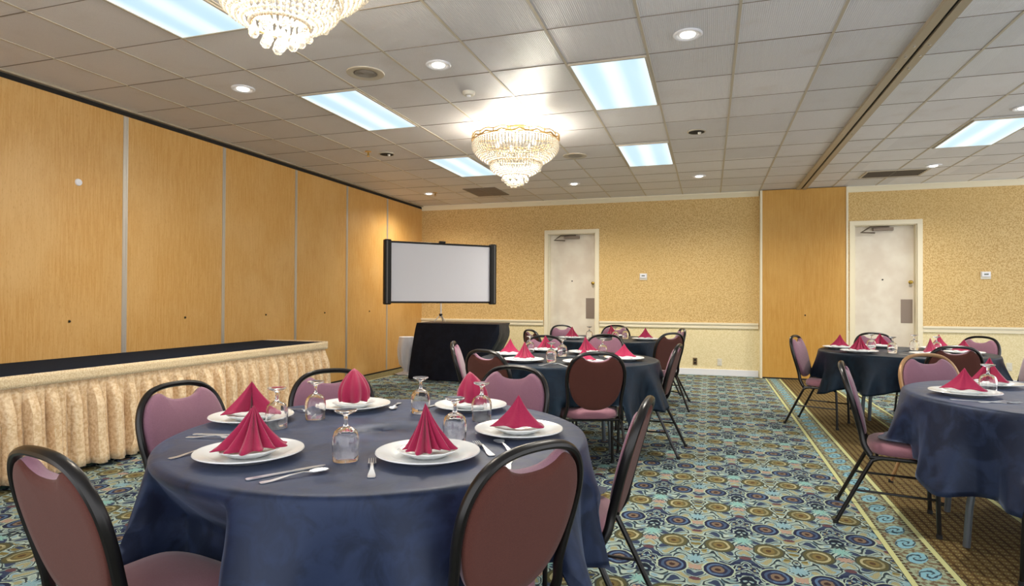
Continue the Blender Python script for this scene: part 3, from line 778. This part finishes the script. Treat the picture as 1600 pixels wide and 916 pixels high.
CH_LIST = [
 (-1.562, 1.000, ang(-11.9), 'banquet chair seen from behind at the bottom left corner'),
 (-2.29, 2.122, ang(-94.8), 'banquet chair with mauve front at the left side of the nearest round table'),
 (-1.87, 2.76, to((-1.87, 2.76), T1), 'banquet chair beyond the nearest table, in front of the end of the stage skirt'),
 (-.354, 1.480, ang(60), 'large brown-backed banquet chair in the front centre, nearest the camera'),
 (-.14, 2.351, ang(88.6), 'banquet chair seen edge-on at the right of the nearest round table'),
 (-1.015, 3.242, to((-1.015, 3.242), T1), 'banquet chair with mauve front facing the camera behind the nearest round table'),
 (-1.55, 4.174, to((-1.55, 4.174), T2), 'brown-backed banquet chair at the near left of the second table'),
 (-2.096, 4.886, to((-2.096, 4.886), T2), 'narrow looking banquet chair in front of the black draped corner table'),
 (-.715, 4.215, ang(22), 'banquet chair seen squarely from behind at the near side of the second table'),
 (-.235, 5.30, ang(85), 'banquet chair seen edge-on at the right of the second table'),
 (-1.60, 6.05, to((-1.60, 6.05), T2), 'banquet chair with mauve front behind the far left plates of the second table'),
 (-1.04, 6.5, to((-1.04, 6.5), T2), 'mauve-fronted banquet chair between the second table and the farthest left table'),
 (-2.02, 8.62, to((-2.02, 8.62), T3), 'banquet chair in front of the far left door, left of the farthest table'),
 (-1.27, 8.85, to((-1.27, 8.85), T3), 'banquet chair behind the farthest table, right of the far left door'),
 (-.39, 7.08, to((-.39, 7.08), T3), 'brown-backed banquet chair at the near right of the farthest left table'),
 (-.32, 8.2, to((-.32, 8.2), T3), 'mauve-fronted banquet chair at the far right of the farthest left table'),
 (-2.07, 7.17, to((-2.07, 7.17), T3), 'banquet chair seen as a thin dark edge left of the farthest table'),
 (.86, 7.10, ang(-114), 'banquet chair at the left of the far right table, in front of the folding panel'),
 (1.80, 8.02, to((1.80, 8.02), T4), 'banquet chair behind the far right table in front of the far right door'),
 (2.72, 7.64, to((2.72, 7.64), T4), 'banquet chair at the far right of the far right table, under the chair rail'),
 (1.93, 5.91, to((1.93, 5.91), T4), 'dark brown-backed banquet chair between the two right tables'),
 (2.86, 6.80, ang(79), 'banquet chair cut by the right edge of the photo beside the far right table'),
 (.685, 4.155, ang(-101), 'banquet chair shown whole from the side, left of the near right table'),
 (1.55, 2.85, (0, 1), 'banquet chair at the bottom right corner showing only a leg and the seat edge'),
]
FIT = {0, 1, 3, 4, 8, 22}    # measured at the chair's own frame
for i, (x, y, f_, lab) in enumerate(CH_LIST): chair(x, y, f_, lab, off=.255 if i in FIT else .18)
tag(chair(1.435, 4.97, to((1.435, 4.97), T5), 'tan-framed banquet chair at the far side of the near right table', CT), group='oval-backed banquet chairs')

# ------------------------------------------------------------------ round tables and cloths
TR_ = .757; TZ = .76
def make_table(k):
    t = empty('round_table')
    MB().lathe([(.0001, TZ-.026), (TR_-.006, TZ-.026), (TR_-.004, TZ-.022), (TR_-.004, TZ-.008), (TR_-.008, TZ-.005), (.0001, TZ-.005)], 72).build('tabletop', M_TABLETOP, t)
    for sx in (-1, 1):
        for sy_ in (-1, 1):
            MB().tube(smooth_path([(sx*.28*k, sy_*.26*k, TZ-.03), (sx*.32*k, sy_*.28*k, .55), (sx*.47*k, sy_*.295*k, .36), (sx*.51*k, sy_*.30*k, .01)], 5), .017, 10).build('leg', M_LEGGREY, t)
        MB().tube([(sx*.42*k, -.29*k, .42), (sx*.42*k, .29*k, .42)], .012, 8).build('crossbar', M_LEGGREY, t)
        MB().tube([(sx*.42*k, 0, .42), (0, 0, TZ-.03)], .010, 8).build('brace', M_LEGGREY, t)
    return t
TBL, TBW = Proto(make_table, .66), Proto(make_table, 1.)
def make_cloth(center, seed, mat, label, nf=10, rt_=TR_, drop=.37, folds=None, group='navy tablecloths'):
    rd = random.Random(seed); NA = 288
    ph = [rd.uniform(0, 6.28) for _ in range(6)]
    def fold(a):
        v = math.sin(nf*a+ph[0]+1.1*math.sin(2*a+ph[1]))
        v = math.copysign(abs(v)**.8, v)
        v2 = math.sin((nf*2+3)*a+ph[2]+1.3*math.sin(3*a+ph[3]))
        return v, v2
    prof = [(.0, 0), (.25, 0), (.5, 0), (.75, 0), (.9, 0), (.965, 0), (.985, -.001), (1.0, -.006), (1.006, -.016), (1.010, -.030)]
    nd = 16
    def pt(i, j):
        a = 2*PI*i/NA
        if j < len(prof):
            r, z = prof[j]; r *= rt_+.004
            r = max(r, .0005)
            return (r*math.cos(a), r*math.sin(a), TZ+.004+z)
        t_ = (j-len(prof)+1)/nd; v, v2 = fold(a)
        ex = 0
        for (fa, w, am) in (folds or []):
            da = (a-fa+PI) % (2*PI)-PI; ex += am*math.exp(-(da/w)**2)
        r = (rt_+.004)*1.010+t_*(.055+.07*v*(t_**.25)+.025*v2*t_+ex)
        r = max(r, rt_+.010)
        z = TZ+.004-.03-t_*(drop-.03+.035*math.sin(4*a+ph[4])+.02*v+.01*math.sin(9*a+ph[5]))
        return (r*math.cos(a), r*math.sin(a), z)
    near = [(c_, c_.rotation_euler[2]) for c_ in CHAIRS if math.hypot(c_.location[0]-center[0], c_.location[1]-center[1]) < 1.25]
    raw = pt
    def pt(i, j):
        x, y, z = raw(i, j)
        if j < len(prof)-1: return (x, y, z)
        for c_, rz in near:
            deep = .35 if c_ is CHAIRS[0] else None
            wx, wy = x+center[0]-c_.location[0], y+center[1]-c_.location[1]
            lx, ly = wx*math.cos(rz)+wy*math.sin(rz), -wx*math.sin(rz)+wy*math.cos(rz)
            if z < .62 and abs(lx) < .26:            # cloth hangs in front of the chair back
                lim = -.055-(z-.42)*.21+.055
                if ly < lim:
                    k = min(1, (.26-abs(lx))/.05); ly += (lim-ly)*k
            if deep and abs(lx) < .30 and -.3 < ly < deep and z < .74:   # this chair is pushed well under the cloth
                k = min(1, (.30-abs(lx))/.05)*min(1, (.74-z)/.20); ly += (deep-ly)*k
            elif abs(lx) < .25 and -.08 < ly < .36 and z < .488:     # and lies on its seat
                z = z+(.488-z)*min(1, (.25-abs(lx))/.02)
            wx, wy = lx*math.cos(rz)-ly*math.sin(rz), lx*math.sin(rz)+ly*math.cos(rz)
            x, y = wx+c_.location[0]-center[0], wy+c_.location[1]-center[1]
        return (x, y, z)
    o = MB().grid(pt, NA, len(prof)+nd, closeu=True).build('tablecloth', mat, None, angle=80, thick=.0015)
    o.location = (center[0], center[1], 0)
    return tag(o, label, 'tablecloth', group)
tn = ['nearest round table with six place settings, front left', 'second round table behind the nearest one', 'farthest round table on the left side, near the back wall', 'far right round table in front of the white door', 'near right round table cut by the right edge']
rot = [.4, .3, .1, -.38, -.17]
for c, nm, rz in zip((T1, T2, T3, T4, T5), tn, rot):
    o = (TBW if c == T5 else TBL).get(); o.location = (c[0], c[1], 0); o.rotation_euler = (0, 0, rz)
    tag(o, nm, 'table', 'round banquet tables')
make_cloth(T1, 1, M_NAVY, 'navy cloth over the nearest round table, front left', 13, .760, .40, [(2.9, .35, .05), (-.3, .2, .05)])
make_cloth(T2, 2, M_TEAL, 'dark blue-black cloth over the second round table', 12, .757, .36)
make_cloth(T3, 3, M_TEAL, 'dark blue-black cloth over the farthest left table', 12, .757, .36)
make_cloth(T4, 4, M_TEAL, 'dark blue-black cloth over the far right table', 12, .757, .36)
make_cloth(T5, 5, M_NAVY, 'navy cloth over the near right table at the edge of the photo', 10, .757, .40)
CZ = TZ+.0055   # top of the cloth

# ------------------------------------------------------------------ tableware
def make_plate():
    o = MB().lathe([(.0001, .003), (.088, .003), (.094, 0), (.098, .0), (.104, .004), (.13, .012), (.160, .021), (.1645, .0235), (.163, .0265), (.155, .0255), (.125, .017), (.105, .0095), (.098, .0075), (.0001, .0075)], 64).build('dinner_plate', M_PLATE)
    return o
def make_small():
    def rib(i, a): return .025*math.cos(a*12) if 4 <= i <= 8 else 0
    return MB().lathe([(.0001, .002), (.05, .002), (.053, 0), (.056, .0), (.062, .004), (.09, .018), (.0935, .021), (.0925, .0235), (.088, .0225), (.062, .0095), (.055, .006), (.0001, .006)], 72, ribs=rib).build('salad_plate', M_PLATE)
PL, SM = Proto(make_plate), Proto(make_small)
def make_napkin(kind):
    # base polygon corners (x, y) with -y the front, apex (x, y, h), pleats
    spec = {'fan': ([(-.095, -.035), (-.055, -.07), (.0, -.092), (.05, -.06), (.095, -.01), (.03, .035), (-.06, .03)], (.01, .0, .135), 7, .016),
            'pleat': ([(-.075, -.02), (-.055, -.075), (-.015, -.085), (.03, -.06), (.085, -.035), (.04, .03), (-.04, .03)], (-.01, -.005, .135), 8, .015),
            'tent': ([(-.105, -.03), (-.04, -.055), (.05, -.055), (.095, -.04), (.06, .03), (-.05, .04)], (.0, -.005, .115), 3, .004),
            'leaf': ([(-.05, .0), (-.035, -.04), (.012, -.06), (.045, -.02), (.045, .02), (-.03, .03)], (.0, .01, .125), 4, .012),
            'wing': ([(-.10, -.03), (-.07, -.055), (-.02, -.01), (.03, -.015), (.09, -.06), (.105, -.02), (.02, .04), (-.05, .04)], (.0, .02, .12), 4, .010)}[kind]
    poly, ap, npl, amp_ = spec
    cor = smooth_path([Vector((a, b_, 0)) for a, b_ in poly]+[Vector((poly[0][0], poly[0][1], 0))], 16)[:-1]
    n_ = len(cor); ap = Vector(ap); nr = 12; tall = kind == 'leaf'
    def pt(i, j):
        t_ = j/(nr-1); b_ = cor[i]; a = math.atan2(b_.y, b_.x); front = max(0, -math.sin(a))**.6
        p = ap.lerp(Vector((b_.x, b_.y, 0)), t_)
        if tall: w = math.sin(PI*t_*.66)**.85*1.2; p.x = ap.x+(b_.x-ap.x)*w; p.y = ap.y+(b_.y-ap.y)*w
        sag = -.010*math.sin(PI*t_)*(0 if tall else 1)
        pl = amp_*(t_**.8)*math.sin(npl*a*2+.6)*front
        d = Vector((p.x-ap.x, p.y-ap.y, 0)); d = d.normalized() if d.length > 1e-6 else Vector((1, 0, 0))
        p = p+d*(pl+sag)+Vector((0, 0, .004*math.sin(npl*a)*t_*(1-t_)*4))
        p.z = max(p.z, .0015) + (.004*(1+math.sin(a*5+1)) if j == nr-1 else 0)
        return tuple(p)
    m_ = MB().grid(pt, n_, nr, closeu=True)
    return m_.build('folded_napkin', M_NAPKIN, angle=50, thick=.0022)
NP = {k: Proto(make_napkin, k) for k in ('fan', 'pleat', 'tent', 'leaf', 'wing')}
def make_goblet():
    t = empty('water_goblet')
    def rib(i, a): return .035*abs(math.cos(a*8)) if 3 <= i <= 6 else 0
    # upside down: rim at z=0, foot on top
    out = [(.0385, 0), (.0392, .002), (.0405, .03), (.0415, .055), (.0395, .075), (.034, .090), (.022, .100), (.010, .106)]
    inn = [(.006, .1005), (.020, .0955), (.031, .087), (.0365, .074), (.0385, .055), (.0378, .03), (.0366, .002), (.037, 0)]
    MB().lathe(out+inn+[(.0385, 0)], 48, ribs=rib).build('bowl', M_GLASS, t, angle=50)
    MB().lathe([(.0001, .1015), (.009, .1055), (.0065, .112), (.0055, .125), (.0065, .136), (.010, .142), (.030, .150), (.0345, .154), (.034, .1565), (.020, .1545), (.0001, .1535)], 32).build('stem_and_foot', M_GLASS, t, angle=50)
    return t
GB = Proto(make_goblet)
def strip(st, th=.0022, curve=None):
    m_ = MB(); n_ = len(st); nc = 5; vs = []
    for k in (0, 1):
        for (y, w, z) in st:
            for c in range(nc):
                u = -1+2*c/(nc-1); vs.append((u*w, y, z+(curve(y)*(u*u) if curve else 0)+k*th))
    def id_(k, i, c): return k*n_*nc+i*nc+c
    fs = []
    for k in (0, 1):
        for i in range(n_-1):
            for c in range(nc-1): fs.append((id_(k, i, c), id_(k, i, c+1), id_(k, i+1, c+1), id_(k, i+1, c)))
    for i in range(n_-1):
        for c in (0, nc-1): fs.append((id_(0, i, c), id_(0, i+1, c), id_(1, i+1, c), id_(1, i, c)))
    for i in (0, n_-1):
        for c in range(nc-1): fs.append((id_(0, i, c), id_(0, i, c+1), id_(1, i, c+1), id_(1, i, c)))
    m_.add(vs, fs); return m_
def make_fork():
    m_ = strip([(-.10, .009, .001), (-.092, .0115, .001), (-.07, .0105, .001), (-.03, .005, .006), (.01, .0035, .010), (.028, .006, .008), (.036, .012, .005), (.048, .0125, .003)])
    for k in range(4):
        x = -.0102+.0068*k; m_.tube([(x, .046, .0045), (x, .065, .003), (x, .095, .007)], [.0021, .002, .0012], 6)
    return m_.build('fork', M_STEEL)
def make_knife():
    return strip([(-.115, .006, .001), (-.11, .010, .001), (-.06, .0085, .001), (.005, .007, .001), (.015, .006, .001), (.03, .009, .001), (.08, .0095, .001), (.105, .007, .001), (.115, .002, .001)], .0028).build('table_knife', M_STEEL)
def make_spoon():
    def cv(y): return .007*max(0, 1-((y-.068)/.03)**2)
    return strip([(-.10, .008, .001), (-.092, .0105, .001), (-.07, .009, .001), (-.02, .0045, .007), (.02, .0035, .010), (.038, .006, .007), (.048, .014, .003), (.060, .0185, .0015), (.072, .0195, .001), (.084, .016, .0018), (.094, .008, .004), (.097, .001, .005)], .0015, cv).build('spoon', M_STEEL)
KN = {'fork': Proto(make_fork), 'table_knife': Proto(make_knife), 'spoon': Proto(make_spoon)}
def put(o, x, y, z, rz, label, cat, group, scale=None):
    o.location = (x, y, z); o.rotation_euler = (0, 0, rz)
    if scale: o.scale = scale
    return tag(o, label, cat, group)
def setting(x, y, nk, rz, where, scale=(1, 1, 1), small=True):
    put(PL.get(), x, y, CZ, 0, 'large white plate '+where, 'plate', 'white plates')
    z = CZ+.0075
    if small: put(SM.get(), x, y, z+.0012, rz, 'scalloped plate under the napkin '+where, 'plate', 'small scalloped plates'); z += .0247
    put(NP[nk].get(), x, y, z, rz, 'burgundy napkin '+where, 'napkin', 'burgundy napkins', scale)
def at_cam(x, y): return math.atan2(y, x)-PI/2     # turns a front (-y) towards the camera
SET = [ # x, y, napkin, extra turn, where, scale
 (-1.38, 1.60, 'fan', .0, 'at the front left of the nearest table, with wide pleats', (1.2, 1.05, .98)),
 (-1.785, 2.08, 'wing', .0, 'at the left of the nearest table, behind the pleated fan', (1.15, 1, 1.05)),
 (-1.545, 2.46, 'leaf', .0, 'at the far left of the nearest table, tall and narrow', (1.15, 1.1, 1.2)),
 (-1.035, 2.62, 'leaf', .5, 'at the far right of the nearest table', (1.15, 1.1, 1.1)),
 (-.845, 1.775, 'pleat', .0, 'at the front right of the nearest table, narrow pleats', (1, 1, 1.05)),
 (-.675, 2.195, 'tent', .0, 'at the right of the nearest table, smooth and low', (1, 1, 1.0)),
 (-1.42, 4.74, 'fan', .3, 'at the near left of the second table', (.95, .9, .95)),
 (-1.68, 5.20, 'tent', .0, 'at the left of the second table', (.9, .9, 1.05)),
 (-1.50, 5.75, 'wing', .2, 'at the far left of the second table', (.9, .9, 1.0)),
 (-1.08, 5.62, 'pleat', .2, 'at the far right of the second table', (1.1, 1, .95)),
 (-.67, 5.15, 'tent', .0, 'at the right of the second table', (1.05, 1, .9)),
 (-.93, 4.74, 'tent', .3, 'at the near side of the second table', (1, 1, .8)),
 (-1.66, 7.65, 'fan', .2, 'at the left of the farthest left table', (1, 1, .95)),
 (-1.25, 8.30, 'pleat', .2, 'at the far side of the farthest left table', (1, 1, .95)),
 (-.75, 7.75, 'tent', .2, 'at the right of the farthest left table', (.95, 1, 1.1)),
 (1.30, 7.15, 'tent', .0, 'at the left of the far right table', (.9, .9, 1.05)),
 (1.38, 6.68, 'fan', .0, 'at the near left of the far right table', (1, 1, 1.0)),
 (1.75, 7.50, 'wing', .2, 'at the far side of the far right table', (.9, .9, 1.0)),
 (1.93, 6.55, 'tent', .9, 'at the near side of the far right table', (.8, .8, 1.15)),
 (2.24, 7.33, 'tent', .3, 'at the far right of the far right table, steeper', (.95, .9, 1.15)),
 (2.30, 6.85, 'tent', -.2, 'at the right of the far right table, low and wide', (1, 1, .95)),
 (1.30, 3.87, 'tent', .0, 'at the left of the near right table, largest there', (1.05, 1, 1.0)),
 (1.58, 4.33, 'wing', -.1, 'at the far left of the near right table', (.9, .9, 1.15)),
]
for x, y, k, dr, wh, scl in SET: setting(x, y, k, at_cam(x, y)+dr, wh, scl)
GOB = [
 (-1.595, 1.995, 'behind the wide pleated napkin on the nearest table'),
 (-1.565, 2.20, 'before the far left mauve chair on the nearest table'),
 (-1.077, 1.67, 'frontmost on the nearest table beside the lone fork'),
 (-1.214, 2.47, 'standing alone at the far middle of the nearest table'),
 (-.85, 2.00, 'just behind the narrow pleated napkin on the nearest table'),
 (-.90, 2.40, 'in front of the far plate on the nearest table'),
 (-1.20, 4.78, 'front one of two in the middle of the second table'),
 (-1.23, 5.30, 'rear one of two in the middle of the second table'),
 (-1.60, 5.55, 'at the far left of the second table'),
 (-.90, 5.45, 'between the two right napkins of the second table'),
 (-1.45, 7.75, 'at the left of the farthest left table'),
 (-1.02, 7.95, 'between two napkins of the farthest left table'),
 (-1.12, 7.75, 'in the middle of the farthest left table'),
 (1.60, 7.20, 'rear one of two at the left of the far right table'),
 (1.68, 6.75, 'front one of two at the left of the far right table'),
 (2.00, 7.25, 'clear against the white door on the far right table'),
 (2.12, 7.00, 'in front of the steep napkin on the far right table'),
 (1.46, 4.02, 'between the two napkins of the near right table'),
 (1.66, 3.86, 'at the right edge of the photo on the near right table'),
]
for x, y, wh in GOB: put(GB.get(), x, y, CZ, 0, 'upside down clear goblet '+wh, 'glass', 'upturned goblets')
def cutlery(kind, p, q, label):
    """p: handle end, q: tip"""
    o = KN[kind].get(); a = math.atan2(q[1]-p[1], q[0]-p[0])-PI/2
    put(o, (p[0]+q[0])/2, (p[1]+q[1])/2, CZ, a, label, kind.replace('table_', ''), 'steel cutlery')
cutlery('table_knife', (-1.215, 1.40), (-1.10, 1.59), 'steel knife beside the front left plate, behind the spoon')
cutlery('spoon', (-1.16, 1.385), (-1.055, 1.555), 'steel spoon lying frontmost beside the front left plate')
cutlery('fork', (-.90, 1.525), (-1.00, 1.70), 'steel fork lying alone near the front edge between two plates')
cutlery('fork', (-1.78, 1.755), (-1.60, 1.80), 'steel fork behind the front left plate at the table edge')
cutlery('table_knife', (-1.79, 1.80), (-1.59, 1.85), 'steel knife behind the front left plate, beside a fork')
cutlery('spoon', (-1.60, 1.50), (-1.56, 1.70), 'steel spoon mostly hidden by the front left plate')
cutlery('fork', (-1.80, 2.34), (-1.66, 2.30), 'steel fork between the two far left plates of the nearest table')
cutlery('spoon', (-1.42, 2.66), (-1.36, 2.48), 'steel spoon right of the far left plate on the nearest table')
cutlery('table_knife', (-1.22, 2.68), (-1.26, 2.50), 'steel knife left of the far plate on the nearest table')
cutlery('fork', (-.66, 1.86), (-.78, 2.02), 'steel fork between the two right plates of the nearest table')
cutlery('spoon', (-.60, 1.90), (-.72, 2.07), 'steel spoon in front of the right plate on the nearest table')
cutlery('table_knife', (-.55, 1.68), (-.60, 1.86), 'steel knife right of the narrow pleated napkin')
cutlery('fork', (-1.22, 4.50), (-1.12, 4.66), 'steel fork at the near edge of the second table, left one')
cutlery('table_knife', (-1.00, 4.48), (-1.12, 4.68), 'steel knife at the near edge of the second table')
cutlery('table_knife', (1.19, 3.67), (1.38, 3.64), 'steel knife in front of the largest napkin on the near right table')
cutlery('fork', (1.28, 3.62), (1.47, 3.66), 'steel fork in front of the largest napkin on the near right table')
cutlery('table_knife', (1.80, 6.42), (1.70, 6.62), 'steel knife near the front goblet on the far right table')
